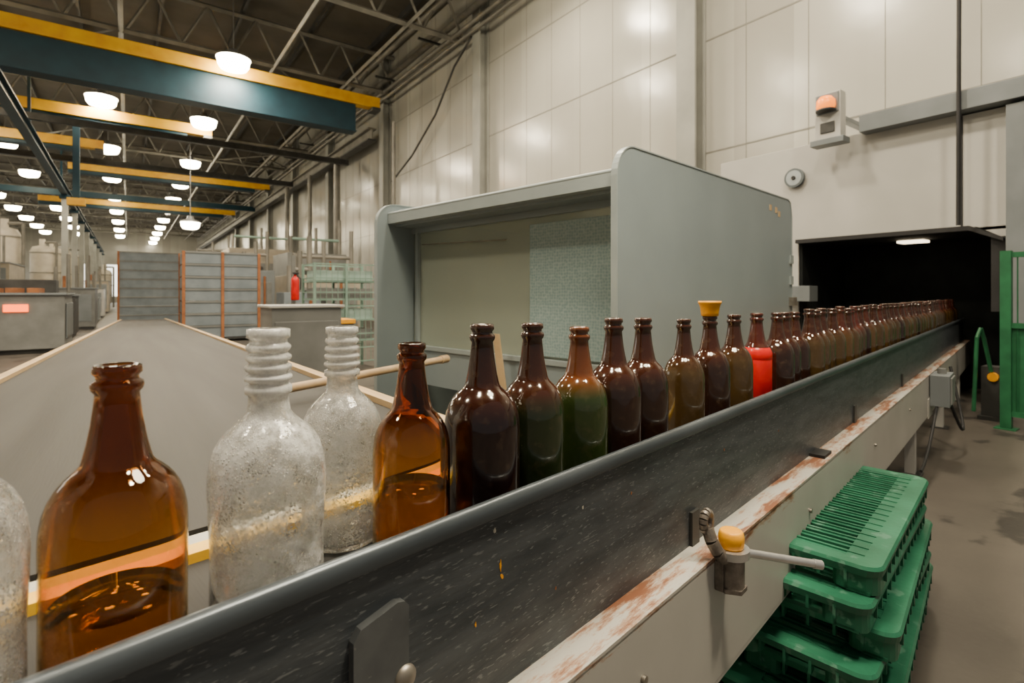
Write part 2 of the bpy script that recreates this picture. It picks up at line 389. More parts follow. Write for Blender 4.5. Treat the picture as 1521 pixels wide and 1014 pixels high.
# overhead travelling cranes
def crane(yy, xa, xb, z, dep, name='overhead_crane', mast=None):
    b = B(); z = H + z
    b.box(xa, xb, yy - .22, yy + .22, z - .14, z + .30, 'yellow')
    b.box(xa, xb - 1.0, yy - .12, yy + .12, z - dep, z - .14, 'blue')
    b.box(xa, xb - 1.0, yy - .3, yy + .3, z - dep - .05, z - dep, 'blue')
    b.box(xb - .35, xb, yy - .3, yy + .3, z - .27, z - .14, 'steeld')
    if mast is not None:
        b.box(mast - .12, mast + .12, yy - .30, yy - .12, z - 3.6, z - dep + .1, 'blue'); b.box(mast - .3, mast + .3, yy - .35, yy - .05, z - 3.9, z - 3.6, 'yellow')
    return b.build(name, bevel=.01)
crane(21.2, -11, 8.5, 7.9, 1.25)
crane(28.6, -11, 3.2, 7.6, .4, mast=-1.75)
crane(42.4, -3, 8.5, 7.9, .35)
crane(34.0, -8, -1.0, 7.5, .3)
crane(58.0, -6, 8.5, 7.9, .4)
b = B().box(-11, 8.9, 26, 26.22, H + 6.45, H + 6.7, 'steeld').box(-11, 8.9, 37, 37.3, H + 7.2, H + 7.5, 'steeld').box(-11, 8.9, 50, 50.3, H + 7.2, H + 7.6, 'blue')
b.build('tie_beam')

def lamp(x, y, power, z=8.35, w=.52, hh=.40, name='high_bay_lamp'):
    """high-bay lamp: deep glowing bowl under a round housing"""
    z += H; b = B()
    b.lathe([(0, -hh), (w * .55, -hh), (w * .80, -hh * .88), (w * .94, -hh * .6), (w, 0)], (x, y, z), 'lamp', 28)
    b.lathe([(w + .03, -.03), (w + .03, .04), (w * .5, .12), (.16, .16), (.14, .3), (0, .3)], (x, y, z), 'house', 28)
    b.tube((x, y, z + .28), (x, y, ZR - .01), .02, 'house', 6)
    o = b.build(name)
    if power:
        l = bpy.data.lights.new('lamp_light', 'AREA'); l.shape = 'DISK'; l.size = 1.6 * w
        l.energy = power; l.color = (1, .85, .64)
        lo = bpy.data.objects.new('light_source', l); sc.collection.objects.link(lo)
        lo.location = (x, y, z - hh - .02); lo.parent = o
for (x, y, z) in ((3.16, -1.9, 8.35), (3.16, 5.6, 8.35), (3.1, 13.0, 8.35), (2.94, 20.35, 8.15), (2.78, 27.6, 7.95)): lamp(x, y, 460, z)
for i in range(10):
    yy = 38.6 + 7.8 * i
    lamp(3.16, yy, 420 if yy < 40 else 0, w=.55)
for i in range(11):
    yy = .6 + 9.2 * i
    if i != 2: lamp(-.92, yy, 340 if yy < 40 else 0, w=.55)
for i in range(11):
    yy = 4 + 8.8 * i
    if abs(yy - 58) > 2.5: lamp(-5.4, yy, 340 if yy < 38 else 0, w=.55)
for i in range(7):
    yy = 44 + 8 * i
    lamp(-8.8, yy, 0, w=.6)
for (x, y) in ((7.2, 2.5), (7.0, 10.0)): lamp(x, y, 320)
lamp(2.5, 30.6, 60, z=3.6, w=.42, hh=.35)
x, y, _ = W(1.3, .30); z = H + 1.9
b = B().lathe([(0, 0), (.36, 0), (.36, .01)], (x, y, z), 'lamp', 32).lathe([(.38, -.02), (.37, .02), (.15, .18), (.05, .22), (0, .22)], (x, y, z), 'house', 32).tube((x, y, z + .21), (x, y, ZR - .01), .012, 'black', 8)
o = b.build('highlight_pendant')  # unseen pendant, added to put round highlights on the bottle shoulders
l = bpy.data.lights.new('lamp_light', 'AREA'); l.shape = 'DISK'; l.size = .7; l.energy = 8; l.color = (1, .92, .80)
lo = bpy.data.objects.new('light_source', l); sc.collection.objects.link(lo); lo.location = (x, y, z - .025); lo.parent = o

# ---------------------------------------------------------------- wide belt conveyor
def zb(y): return H - .45 - .024 * (y - 3.65)
def xl(y): return -.52 + .0163 * (y - 3.65)
def xr(y): return .80 + .0163 * (y - 4.9)
b = B(); yb = 24.
def slab(xa, xb_, dz0, dz1, k, y0=.895, y1=1.115):
    vs = []
    for dz in (dz0, dz1):
        vs += [(xa(y0), y0, zb(y0) + dz), (xb_(y1), y1, zb(y1) + dz), (xa(yb), yb, zb(yb) + dz), (xb_(yb), yb, zb(yb) + dz)]
    b.add(vs, [(0, 1, 3, 2), (4, 6, 7, 5), (0, 4, 5, 1), (2, 3, 7, 6), (0, 2, 6, 4), (1, 5, 7, 3)], k)
slab(xl, xr, -.03, 0, 'belt')
slab(lambda y: xl(y) - .05, xl, -.16, .022, 'tan', .89, .89); slab(xr, lambda y: xr(y) + .05, -.16, .022, 'tan', 1.125, 1.13)
slab(lambda y: xl(y) - .04, lambda y: xr(y) + .04, -.15, -.04, 'cab')
for yy in range(2, 24, 3):
    for x in (xl(yy), xr(yy)): b.box(x - .03, x + .03, yy - .03, yy + .03, 0, zb(yy) - .1, 'cab')
b.tube((xl(24), 24, zb(24) - .07), (xr(24), 24, zb(24) - .07), .06, 'belt', 16)
b.build('belt_conveyor')
b = B().tube((.42, 2.09, H - .36), (1.36, 2.47, H - .345), .017, 'wood', 14).tube((1.33, 2.458, H - .3455), (1.38, 2.48, H - .345), .021, 'wood', 14)
b.build('wooden_pole')

# ---------------------------------------------------------------- bottle conveyor
S0, S1 = -1.2, 9.5
b = B()
b.box(S0, S1, .594, .602, H - .63, H - .325, 'railblue')
lip = [(.582, H - .345), (.582, H - .330), (.585, H - .323), (.590, H - .319), (.596, H - .319), (.602, H - .323), (.604, H - .330), (.604, H - .345)]
b.prism(lip, 'yz', S0, S1, 'raillip', True)
b.box(S0, S1, .602, .93, H - .43, H - .402, 'machgrey')
b.box(S0, S1, .62, .885, H - .402, H - .400, 'belt')
b.box(S0, S1, .887, .922, H - .402, H - .386, 'ystrip'); b.box(S0, S1, .922, .965, H - .46, H - .39, 'white')
b.box(S0, S1, .95, .96, H - .75, H - .46, 'machgrey')
b.box(S0, S1, .526, .60, H - .636, H - .624, 'rust')
b.box(S0, S1, .526, .536, H - .926, H - .630, 'rust')
b.box(S0, S1, .526, .60, H - .934, H - .922, 'rust')
b.box(S0, S1, .90, .91, H - .926, H - .6, 'rust')
for s in (-.6, 1.0, 3.4, 4.75, 6.6, 8.4):
    b.box(s - .04, s + .04, .56, .62, .0, H - .7, 'machine'); b.box(s - .04, s + .04, .84, .90, .0, H - .6, 'machine')
    b.box(s - .03, s + .03, .62, .84, .3, .36, 'machine'); b.box(s - .07, s + .07, .52, .66, 0, .012, 'steeld'); b.box(s - .07, s + .07, .8, .94, 0, .012, 'steeld')
for s in (2.55, 5.2): b.box(s - .12, s + .12, .520, .527, H - .95, H - .80, 'rust')
for s in (1.26, 3.0, 4.4):
    b.box(s - .02, s + .02, .586, .594, H - .66, H - .54, 'steeld')
for s in (2.3,): b.box(s - .05, s + .05, .54, .594, H - .624, H - .612, 'black')
for s in (.9, 2.0, 3.1, 4.2, 5.3, 6.5):
    b.tube((s, .526, H - .74), (s, .518, H - .74), .008, 'bolt', 12)
b.prism([(.322, H - .62), (.322, H - .425), (.332, H - .412), (.385, H - .400), (.396, H - .403), (.402, H - .41), (.402, H - .62)], 'xz', .582, .594, 'plate')
def fleck(s, z, w, h, k):
    n = 9; pl = []
    for i in range(n):
        a = 2 * pi * i / n; q = random.uniform(.45, 1.1); pl.append((s + w * q * cos(a), z + h * q * sin(a)))
    b.prism(pl, 'xz', .5932, .594, k)
fleck(.583, H - .430, .003, .013, 'ycap'); fleck(.586, H - .447, .004, .006, 'ycap'); fleck(.53, H - .50, .002, .005, 'ycap')
for (s, z) in ((.80, -.40), (.97, -.42), (1.45, -.43), (.57, -.37), (1.9, -.46), (.72, -.52)): fleck(s, H + z, .003, .005, random.choice(('white', 'orange')))
b.build('bottle_conveyor', rz=CONV, bevel=.0015)
b = B()
dome = [(0, .010), (.006, .0095), (.012, .007), (.0155, .003), (.016, 0)]
n = 24; vs = []; fs = []
for (r, z) in dome:
    for i in range(n): vs.append((.396 + r * cos(2 * pi * i / n), .582 - z, H - .502 + r * sin(2 * pi * i / n)))
for j in range(len(dome) - 1):
    for i in range(n): fs.append((j * n + i, j * n + (i + 1) % n, (j + 1) * n + (i + 1) % n, (j + 1) * n + i))
b.add(vs, fs, 'bolt', True); b.build('dome_bolt', rz=CONV)
# clamp lever
b = B()
cx, cy = 1.262, .500
b.box(cx - .035, cx + .035, .505, .5255, H - .70, H - .63, 'cast')
b.tube((cx, cy, H - .690), (cx, cy, H - .612), .030, 'cast', 28)
b.tube((cx, cy, H - .700), (cx, cy, H - .690), .036, 'cast', 6)
b.tube((cx, cy, H - .620), (cx, cy, H - .602), .041, 'chrome', 28)
b.lathe([(.0255, 0), (.029, .005), (.0295, .026), (.027, .036), (.024, .040), (.0, .041)], (cx, cy, H - .602), 'ycap', 24)
b.tube((cx + .01, cy - .012, H - .612), (1.43, .36, H - .655), .0095, 'chrome', 14)
b.tube((1.424, .366, H - .6535), (1.438, .352, H - .6575), .0112, 'chrome', 14)
b.path([(cx - .03, .505, H - .622), (cx - .05, .512, H - .600), (cx - .060, .522, H - .575), (cx - .058, .532, H - .550)], .015, 'cast', 10)
for i in range(14):
    a0, a1 = 2 * pi * i / 14, 2 * pi * (i + 1) / 14
    q = lambda a: (cx - .055 + .017 * cos(a), .536, H - .535 + .021 * sin(a))
    b.tube(q(a0), q(a1), .011, 'cast', 8)
b.build('clamp_lever', rz=CONV, bevel=.0015)
b = B().box(5.15, 5.45, .40, .52, H - .86, H - .62, 'machgrey').box(5.18, 5.42, .388, .40, H - .84, H - .64, 'cab')
b.tube((5.3, .46, H - .62), (5.3, .46, H - .58), .03, 'cab', 12)
pts = [(5.45 + .5 * (i / 14), .46 - .1 * sin(i / 14 * pi), H - .75 - .42 * sin(i / 14 * pi) + .12 * (i / 14)) for i in range(15)]
b.path(pts, .012, 'black', 8)
pts = [(5.2 - .9 * (i / 12), .48, H - .85 - .3 * sin(i / 12 * pi / 2)) for i in range(13)]
b.path(pts, .010, 'black', 8)
b.build('motor_box', rz=CONV, bevel=.004)

# ---------------------------------------------------------------- bottles
def prof_growler(Ht, rb, nr=1.0):
    k = Ht / .34; rn = .0315 * nr
    P = [(.000, .0185 * nr), (.0015, .0215 * nr), (.009, .0222 * nr), (.0125, .0190 * nr), (.0165, .0190 * nr), (.019, .0228 * nr), (.023, .0238 * nr), (.0275, .0228 * nr),
         (.0315, .0197 * nr), (.045, .0208 * nr), (.065, .0232 * nr), (.085, .0265 * nr), (.100, .0298 * nr), (.107, rn)]
    P += [(d, rn + f * (rb - rn)) for d, f in ((.112, .10), (.117, .26), (.123, .44), (.131, .62), (.141, .78), (.153, .90), (.166, .97), (.180, 1.0))]
    out = [(r, Ht - d * k) for d, r in P]
    out += [(rb * .995, Ht * .22), (rb, Ht * .08), (rb, .014), (rb * .97, .005), (rb * .86, 0), (.0001, .002)]
    return out
def prof_clear(Ht, rb):
    k = Ht / .35; P = [(.0, .019), (.0015, .0255), (.0115, .0258), (.0135, .0225), (.018, .0225)]
    for i in range(4):
        d = .0185 + i * .0125
        P += [(d, .0228), (d + .003, .0262 + .0006 * i), (d + .0055, .0268 + .0006 * i), (d + .0085, .0258 + .0006 * i), (d + .0110, .0228)]
    P += [(.069, .0232), (.072, .0278), (.080, .0280), (.083, .0238), (.092, .0240), (.104, .0262)]
    rn = .0262
    P += [(d, rn + f * (rb - rn)) for d, f in ((.110, .10), (.117, .28), (.124, .48), (.133, .67), (.145, .83), (.16, .94), (.175, .99), (.19, 1.0))]
    out = [(r, Ht - d * k) for d, r in P]
    out += [(rb * .985, Ht * .36), (rb * .955, Ht * .25), (rb * .96, .05), (rb * .97, .014), (rb * .93, .005), (rb * .8, 0), (.0001, .002)]
    return out
def inner(prof, Ht, th=.0032):
    q = [(max(r - th, .0002), z) for r, z in prof if z > .012]
    lo = q[-1][0]
    return q + [(lo * .9, .010), (.0001, .010)]
BZ = H - .3995
def bottle(name, s, t, top, rb, mt, kind='g', hollow=False, nr=1.0, extra=None):
    Ht = .3995 - top
    p = prof_growler(Ht, rb, nr) if kind == 'g' else prof_clear(Ht, rb)
    b = B()
    if hollow:
        full = list(reversed(p)) + inner(p, Ht)
        b.lathe(full, (0, 0, 0), mt, 64)
    else:
        b.lathe(list(reversed(p)) + [(.0145 * nr, Ht - .002), (.0145 * nr, Ht - .03), (.0001, Ht - .03)], (0, 0, 0), mt, 48)
    if extra: extra(b, Ht, rb)
    x, y, _ = W(s, t)
    return b.build(name, (x, y, BZ), CONV, weld=True)

def liquid(level):
    def f(b, Ht, rb):
        r = rb - .0037
        b.lathe([(.0001, .0112), (r * .88, .0112), (r, .0155), (r, level - .001), (r * .985, level), (.0001, level)], (0, 0, 0), 'liquid', 64)
    return f
bottle('clear_glass_bottle', -.021, .69, .055, .060, 'clear2', 'c', True)
bottle('amber_glass_bottle', .107, .69, .074, .0645, 'amber', 'g', True, extra=liquid(.080))
bottle('clear_glass_bottle', .263, .69, .043, .069, 'clear', 'c', True)
bottle('clear_glass_bottle', .422, .80, .052, .064, 'clear2', 'c', True)
bottle('amber_glass_bottle', .482, .69, .076, .060, 'amber2', 'g', True, extra=liquid(.100))
bottle('dark_glass_bottle', .641, .70, .0535, .068, 'b_black')
bottle('green_glass_bottle', .776, .70, .057, .0635, 'b_green')
bottle('green_glass_bottle', .930, .70, .071, .0625, 'b_green2')
bottle('brown_glass_bottle', 1.065, .70, .056, .065, 'b_brown')
bottle('brown_glass_bottle', 1.200, .70, .060, .0635, 'b_brown')
bottle('olive_glass_bottle', 1.425, .70, .070, .058, 'b_olive', nr=.9)
def cup(b, Ht, rb):
    b.lathe([(.0, .003), (.0255, .003), (.0265, .012), (.029, .030), (.0325, .040), (.0345, .042), (.0345, .049), (.0315, .049), (.026, .02), (.0, .018)], (0, 0, Ht - .004), 'ycap', 32)
bottle('brown_glass_bottle', 1.600, .70, .066, .060, 'b_brown', extra=cup)
bottle('brown_glass_bottle', 1.79, .70, .068, .060, 'b_olive')
def redlabel(b, Ht, rb):
    b.lathe([(rb + .0004, .03), (rb + .0014, .032), (rb + .0014, .178), (rb + .0004, .180)], (0, 0, 0), 'red', 48)
    b.lathe([(rb + .0012, .165), (rb + .0026, .168), (rb + .0018, .188), (rb * .92, .202), (rb * .78, .210)], (0, 0, 0), 'red', 48)
bottle('red_label_bottle', 2.000, .70, .068, .050, 'b_redneck', extra=redlabel)
row = bpy.data.objects.new('bottle_row', None); sc.collection.objects.link(row)
protos = []
for mt in ('b_amber', 'b_olive', 'b_redneck', 'b_brown', 'b_olive'):
    p = prof_growler(.33, .062)
    bb = B().lathe(list(reversed(p)) + [(.0145, .328), (.0145, .3), (.0001, .3)], (0, 0, 0), mt, 32)
    o = bb.build('row_bottle', (0, 0, 0), 0, weld=True); protos.append(o.data); bpy.data.objects.remove(o)
s = 2.19
while s < 9.4:
    o = bpy.data.objects.new('row_bottle', random.choice(protos)); sc.collection.objects.link(o)
    x, y, _ = W(s, .70 + random.uniform(-.012, .012)); o.location = (x, y, BZ); k = random.uniform(.975, 1.02)
    o.scale = (1, 1, k); o.rotation_euler[2] = random.random() * 6; o.parent = row
    s += random.uniform(.132, .150)

# ---------------------------------------------------------------- guard hood
sA, sB, tA, tB = 1.85, 4.12, 1.20, 3.04
def plate_outline(zt, r=.14):
    pts = [(sA, H - .95), (sA, H + zt - r)]
    for i in range(1, 9):
        a = pi - i / 8 * pi / 2 * .93
        pts.append((sA + r + r * cos(a), H + zt - r + r * sin(a)))
    pts += [(sB - .08, H + zt + .04), (sB - .03, H + zt + .02), (sB, H + zt - .08), (sB, H - .95)]
    return pts
b = B()
o1 = plate_outline(.63)
b.prism(o1, 'xz', tA, tA + .012, 'hood'); b.prism(plate_outline(.60), 'xz', tB, tB + .012, 'hood')
def flange(outl, t, sgn):
    for p, q in zip(outl[:-1], outl[1:]):
        dx, dz = q[0] - p[0], q[1] - p[1]; l = math.hypot(dx, dz); nx, nz = dz / l * .006, -dx / l * .006
        vs = [(p[0], t, p[1]), (q[0], t, q[1]), (q[0], t + sgn * .03, q[1]), (p[0], t + sgn * .03, p[1])]
        vs += [(v[0] - nx, v[1], v[2] - nz) for v in vs]
        b.add(vs, [(0, 1, 2, 3), (4, 7, 6, 5), (0, 4, 5, 1), (1, 5, 6, 2), (2, 6, 7, 3), (3, 7, 4, 0)], 'hoodlt')
flange(o1, tA - .004, 1); flange(plate_outline(.60), tB - .004, 1)
b.box(sA + .12, sB - .02, tA + .012, tB, H + .515, H + .53, 'hood')
b.box(sA + .08, sA + .14, tA + .012, tB, H + .47, H + .535, 'hoodlt')
b.box(sA + .14, sA + .27, tA + .012, tB, H + .455, H + .475, 'hood')
b.tube((sA + .09, tA + .012, H + .535), (sA + .09, tB, H + .535), .012, 'hoodlt', 10)
sg = 2.13
b.box(sg - .01, sg + .03, tA + .012, tB, H + .42, H + .46, 'hood'); b.box(sg - .02, sg + .04, tA + .012, tB, H - .60, H - .36, 'hood')
b.box(sg - .03, sg + .01, tA + .012, tB, H - .37, H - .345, 'hoodlt')
for t in (2.98,): b.box(sg - .012, sg + .012, t - .012, t + .012, H - .36, H + .45, 'hoodlt')
b.box(sg, sg + .006, tA + .012, 1.94, H - .33, H + .38, 'perf')
b.box(sg + .012, sg + .018, tA + .012, tB, H - .36, H + .43, 'glaze')
b.tube((sg - .02, 2.1, H + .31), (sg - .02, 2.9, H + .335), .004, 'bolt', 8)
b.box(sB - .04, sB, tA + .012, tB, H - .95, H - .5, 'hood')
for s_ in (sA + .04, sB - .04):
    for t in (tA + .04, tB - .03): b.box(s_ - .025, s_ + .025, t - .025, t + .025, 0, H - .9, 'hood')
for ds, z in ((-.44, .575), (-.33, .57), (-.27, .55)): b.box(sB + ds - .02, sB + ds + .02, tA - .002, tA, H + z - .02, H + z + .018, 'tan')
for z in (.25, .1): b.box(sB - .05, sB + .015, tA - .01, tA, H + z - .03, H + z + .03, 'hoodlt')
b.box(sB - .06, sB + .02, tA - .03, tA, H - .08, H - .02, 'bolt')
b.build('guard_hood', rz=CONV)
b = B().prism([(0, 0), (.05, 0), (.10, .30), (.055, .30)], 'yz', 0, .012, 'tan')
b.build('wooden_wedge', (*W(2.02, 2.02)[:2], H - .52), CONV)

# ---------------------------------------------------------------- tunnel machine
b = B()
b.box(8.0, 9.58, 1.89, 5.03, H + .79, H + 2.18, 'machine')
b.prism([(1.88, H + .79), (1.88, H + 2.12), (1.47, H + 2.12), (1.47, H + .62), (1.75, H + .79)], 'yz', 8.0, 9.58, 'machine')
b.box(7.85, 9.58, 1.2, 1.47, 0, H + 2.1, 'machgrey')
b.box(7.9, 9.58, -3.0, 1.2, 0, H + 1.9, 'machgrey')
b.box(7.8, 9.58, -3.0, 2.9, H + 2.14, H + 2.36, 'machgrey')
b.box(8.0, 9.58, 3.77, 5.03, 0, H + .79, 'machine')
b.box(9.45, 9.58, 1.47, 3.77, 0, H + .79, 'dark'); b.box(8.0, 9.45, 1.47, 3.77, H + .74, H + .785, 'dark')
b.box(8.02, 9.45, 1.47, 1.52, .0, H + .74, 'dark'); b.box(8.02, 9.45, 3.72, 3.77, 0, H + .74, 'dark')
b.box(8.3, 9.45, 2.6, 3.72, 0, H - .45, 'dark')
b.prism([(3.77, H + .80), (1.80, H + .80), (1.50, H + .64), (1.50, H + .60), (1.80, H + .745), (3.77, H + .745)], 'yz', 7.90, 8.0, 'black')
b.box(7.98, 8.02, 1.47, 1.62, H - .2, H + .66, 'black')
b.box(7.75, 8.0, 3.5, 3.95, H - .1, H + .12, 'machgrey')
b.box(8.5, 8.75, 2.4, 2.7, H + .70, H + .73, 'lampdim')
b.box(7.99, 8.0, 1.875, 1.895, H + .79, H + 2.12, 'black')
b.build('tunnel_machine', bevel=.008)
b = B()
b.tube((7.995, 3.81, H + 1.72), (7.94, 3.81, H + 1.72), .14, 'gauge', 28); b.tube((7.94, 3.81, H + 1.72), (7.935, 3.81, H + 1.72), .11, 'gface', 28)
b.tube((7.935, 3.81, H + 1.72), (7.92, 3.81, H + 1.72), .03, 'black', 12)
b.build('pressure_gauge')
b = B().box(7.62, 7.79, 3.05, 3.37, H + 2.10, H + 2.72, 'machine').box(7.58, 7.79, 3.0, 3.42, H + 2.02, H + 2.10, 'machgrey')
b.box(7.60, 7.62, 3.07, 3.35, H + 2.44, H + 2.70, 'machgrey').box(7.79, 9.59, 3.15, 3.25, H + 2.42, H + 2.48, 'machgrey')
b.lathe([(.10, 0), (.115, .04), (.11, .12), (.07, .17), (0, .18)], (7.57, 3.21, H + 2.48), 'beacon', 20); b.lathe([(0, 0), (.12, 0), (.12, .03), (0, .03)], (7.57, 3.21, H + 2.45), 'steeld', 20)
b.box(7.605, 7.62, 3.12, 3.3, H + 2.18, H + 2.32, 'steeld')
b.build('warning_beacon', bevel=.006)
B().tube((7.76, 1.86, H + .8), (7.74, 1.83, ZR - .01), .022, 'black', 8).build('hanging_cable')
# green guard fence at right
b = B()
for yy in (1.28, .5, -.4):
    b.box(6.82, 6.90, yy - .04, yy + .04, 0, H + .42, 'greenf'); b.box(6.78, 6.94, yy - .08, yy + .08, 0, .01, 'greenf')
for z in (.15, 1.0, H + .38): b.box(6.84, 6.88, -.4, 1.28, z - .025, z + .025, 'greenf')
for i in range(17): b.tube((6.86, -.4 + i * .1, .15), (6.86, -.4 + i * .1, H + .38), .006, 'greenf', 6)
b.box(6.87, 6.875, -.36, 1.24, .17, .98, 'greenf')
b.build('guard_fence')
b = B().box(7.15, 7.45, 1.36, 1.56, 0, .04, 'steeld').box(7.2, 7.4, 1.38, 1.54, .04, .55, 'steeld')
b.path([(7.2, 1.46, .5), (7.12, 1.50, .85), (7.1, 1.52, .95), (7.05, 1.54, .85), (7.02, 1.56, .1)], .018, 'greenf', 8).tube((7.2, 1.44, .45), (7.16, 1.44, .45), .045, 'ycap', 12)
b.build('hose_stand')

# ---------------------------------------------------------------- green pallets (nested plastic trays)
def rrect(x0, x1, y0, y1, r, n=5):
    pl = []
    for cx_, cy_, a0 in ((x1 - r, y1 - r, 0), (x0 + r, y1 - r, pi / 2), (x0 + r, y0 + r, pi), (x1 - r, y0 + r, 3 * pi / 2)):
        for i in range(n + 1):
            a = a0 + i / n * pi / 2; pl.append((cx_ + r * cos(a), cy_ + r * sin(a)))
    return pl
def pallet(s0, t0, z, rot, L_=1.04, Wd=.72, Ht=.084):
    b = B()
    rings = [(-.004, Ht - .034, .05), (.006, Ht - .030, .05), (.010, Ht - .009, .05), (.004, Ht, .045), (-.045, Ht, .02), (-.05, Ht - .009, .02), (-.02, Ht - .030, .04)]
    vs = []; m_ = None
    for e, zz, r in rings:
        pl = rrect(-e, L_ + e, -e, Wd + e, max(r, .01)); m_ = len(pl); vs += [(u, v, zz) for u, v in pl]
    fs = []
    R = len(rings)
    for j in range(R):
        for i in range(m_): fs.append((j * m_ + i, j * m_ + (i + 1) % m_, ((j + 1) % R) * m_ + (i + 1) % m_, ((j + 1) % R) * m_ + i))
    b.add(vs, fs, 'green', False)
    n = 17
    for side in (0, 1):
        for i in range(n):
            x = .045 + (L_ - .09) * (i + .5) / n
            b.box(x - .018, x + .018, .04 + side * (Wd / 2), Wd / 2 - .04 + side * (Wd / 2), Ht - .016, Ht - .004, 'green')
            b.box(x - .004, x + .004, .045 + side * (Wd / 2), Wd / 2 - .045 + side * (Wd / 2), Ht - .004, Ht + .001, 'green')
    b.box(.03, L_ - .03, Wd / 2 - .05, Wd / 2 + .05, Ht - .018, Ht - .001, 'green')
    for y0, y1 in ((.01, .09), (Wd - .09, Wd - .01)): b.box(.03, L_ - .03, y0, y1, Ht - .020, Ht - .0015, 'green')
    for i in range(14):                                         # stiffening ribs on the skirt
        x = .08 + i * (L_ - .16) / 13
        b.box(x - .004, x + .004, -.008, .02, Ht - .060, Ht - .022, 'green'); b.box(x - .004, x + .004, Wd - .02, Wd + .008, Ht - .060, Ht - .022, 'green')
    for i in range(9):
        y_ = .08 + i * (Wd - .16) / 8
        b.box(L_ - .02, L_ + .008, y_ - .004, y_ + .004, Ht - .060, Ht - .022, 'green'); b.box(-.008, .02, y_ - .004, y_ + .004, Ht - .060, Ht - .022, 'green')
    for x0 in (.0, L_ / 2 - .075, L_ - .15):
        for y0 in (.0, Wd / 2 - .06, Wd - .12):
            pl = rrect(x0, x0 + .15, y0, y0 + .12, .03, 3); b.prism(pl, 'xy', .003, Ht - .018, 'green')
    for y0 in (.02, Wd / 2 - .03, Wd - .08): b.box(.0, L_, y0, y0 + .06, .0, .010, 'green')
    x, y, _ = W(s0, t0)
    return b.build('plastic_pallet', (x, y, z), CONV + rot)
for i, (ds, dt, r) in enumerate(((-.07, -.01, .0), (.03, -.045, .030), (-.06, .0, -.018), (.04, -.04, .028), (-.03, .015, -.015), (.03, .0, .0))):
    pallet(1.76 + ds, .295 + dt, .001 + i * .0868, r)

# ---------------------------------------------------------------- background equipment
def rack(x, y, w, d, h, n, posts=3, nm='crate_rack'):
    b = B()
    for i in range(n):
        z = .12 + i * (h - .12) / n; hh = (h - .12) / n
        b.box(x + .03, x + w - .03, y, y + d, z + .01, z + hh - .03, 'crate')
        b.box(x, x + w, y - .02, y + .02, z + hh - .05, z + hh, 'cab')
    for i in range(posts):
        xx = x + (w - .07) * i / (posts - 1)
        b.box(xx, xx + .07, y - .05, y + .02, 0, h, 'orange'); b.box(xx, xx + .07, y + d - .02, y + d, 0, h, 'orange')
    b.box(x, x + w, y, y + d, .08, .12, 'steeld')
    return b.build(nm)
rack(1.15, 16.4, 1.9, 1.2, H + 1.16, 7)
rack(-.35, 25.8, 2.3, 1.3, H + 1.7, 8, 2)
b = B().box(1.25, 2.0, 6.1, 6.7, .08, H - .15, 'cab').box(1.22, 2.03, 6.07, 6.73, H - .15, H - .12, 'machine').box(1.28, 1.97, 6.09, 6.11, .2, H - .3, 'cab').box(1.25, 2.0, 6.1, 6.7, 0, .08, 'steeld')
b.tube((1.9, 6.09, .8), (1.9, 6.05, .8), .015, 'black', 8)
b.build('metal_cabinet', bevel=.006)
b = B()
for x in (2.45, 2.97, 3.5):
    for y in (8.8, 9.5): b.box(x - .02, x + .02, y - .02, y + .02, 0, H + .52, 'palegreen')
for i in range(8):
    z = .15 + i * .235
    b.box(2.45, 3.5, 8.79, 8.81, z, z + .02, 'palegreen'); b.box(2.45, 3.5, 9.49, 9.51, z, z + .02, 'palegreen')
    b.box(2.44, 2.46, 8.8, 9.5, z, z + .02, 'palegreen')
for i in range(12): b.tube((2.45 + i * .095, 8.8, .15), (2.45 + i * .095, 8.8, H + .5), .005, 'palegreen', 5)
for i, z in enumerate((.5, .85, 1.2, 1.5)):
    b.box(2.45, 3.5, 8.82, 9.48, z, z + .03, 'palegreen'); b.box(2.5, 3.45, 8.86, 9.44, z + .03, z + .2, 'pale' if i % 2 else 'cab')
b.build('wire_cage_rack')
b = B().box(2.02, 2.5, 7.1, 7.5, 0, H - .4, 'cab').box(2.0, 2.52, 7.08, 7.52, H - .4, H - .34, 'ycap')
b.build('yellow_topped_bin', bevel=.006)
b = B().box(3.05, 3.13, 12.78, 12.86, 0, H + .9, 'cab')
b.lathe([(0, 0), (.085, .01), (.09, .03), (.09, .46), (.07, .52), (.03, .55), (.03, .6), (0, .6)], (3.09, 12.66, H - .14), 'red', 20)
b.box(3.04, 3.16, 12.6, 12.68, H + .46, H + .5, 'black'); b.path([(3.12, 12.64, H + .46), (3.2, 12.6, H + .35), (3.19, 12.6, H + .1)], .015, 'black')
b.build('fire_extinguisher')
b = B().box(-3.6, -1.15, 15.4, 17.4, .1, H - .02, 'cab').box(-3.65, -1.1, 15.35, 17.45, H - .02, H + .03, 'machgrey').box(-3.5, -1.2, 15.5, 17.3, 0, .1, 'steeld')
b.box(-2.15, -1.75, 15.37, 15.4, H - .38, H - .22, 'disp').box(-1.14, -1.12, 15.6, 17.2, .3, H - .2, 'machgrey')
for i in range(5): b.box(-3.2 + i * .35, -3.0 + i * .35, 15.6, 16.6, H + .03, H + .14, 'orange')
b.box(-3.0, -1.4, 16.7, 17.3, H + .03, H + .35, 'steeld')
b.build('control_console', bevel=.01)
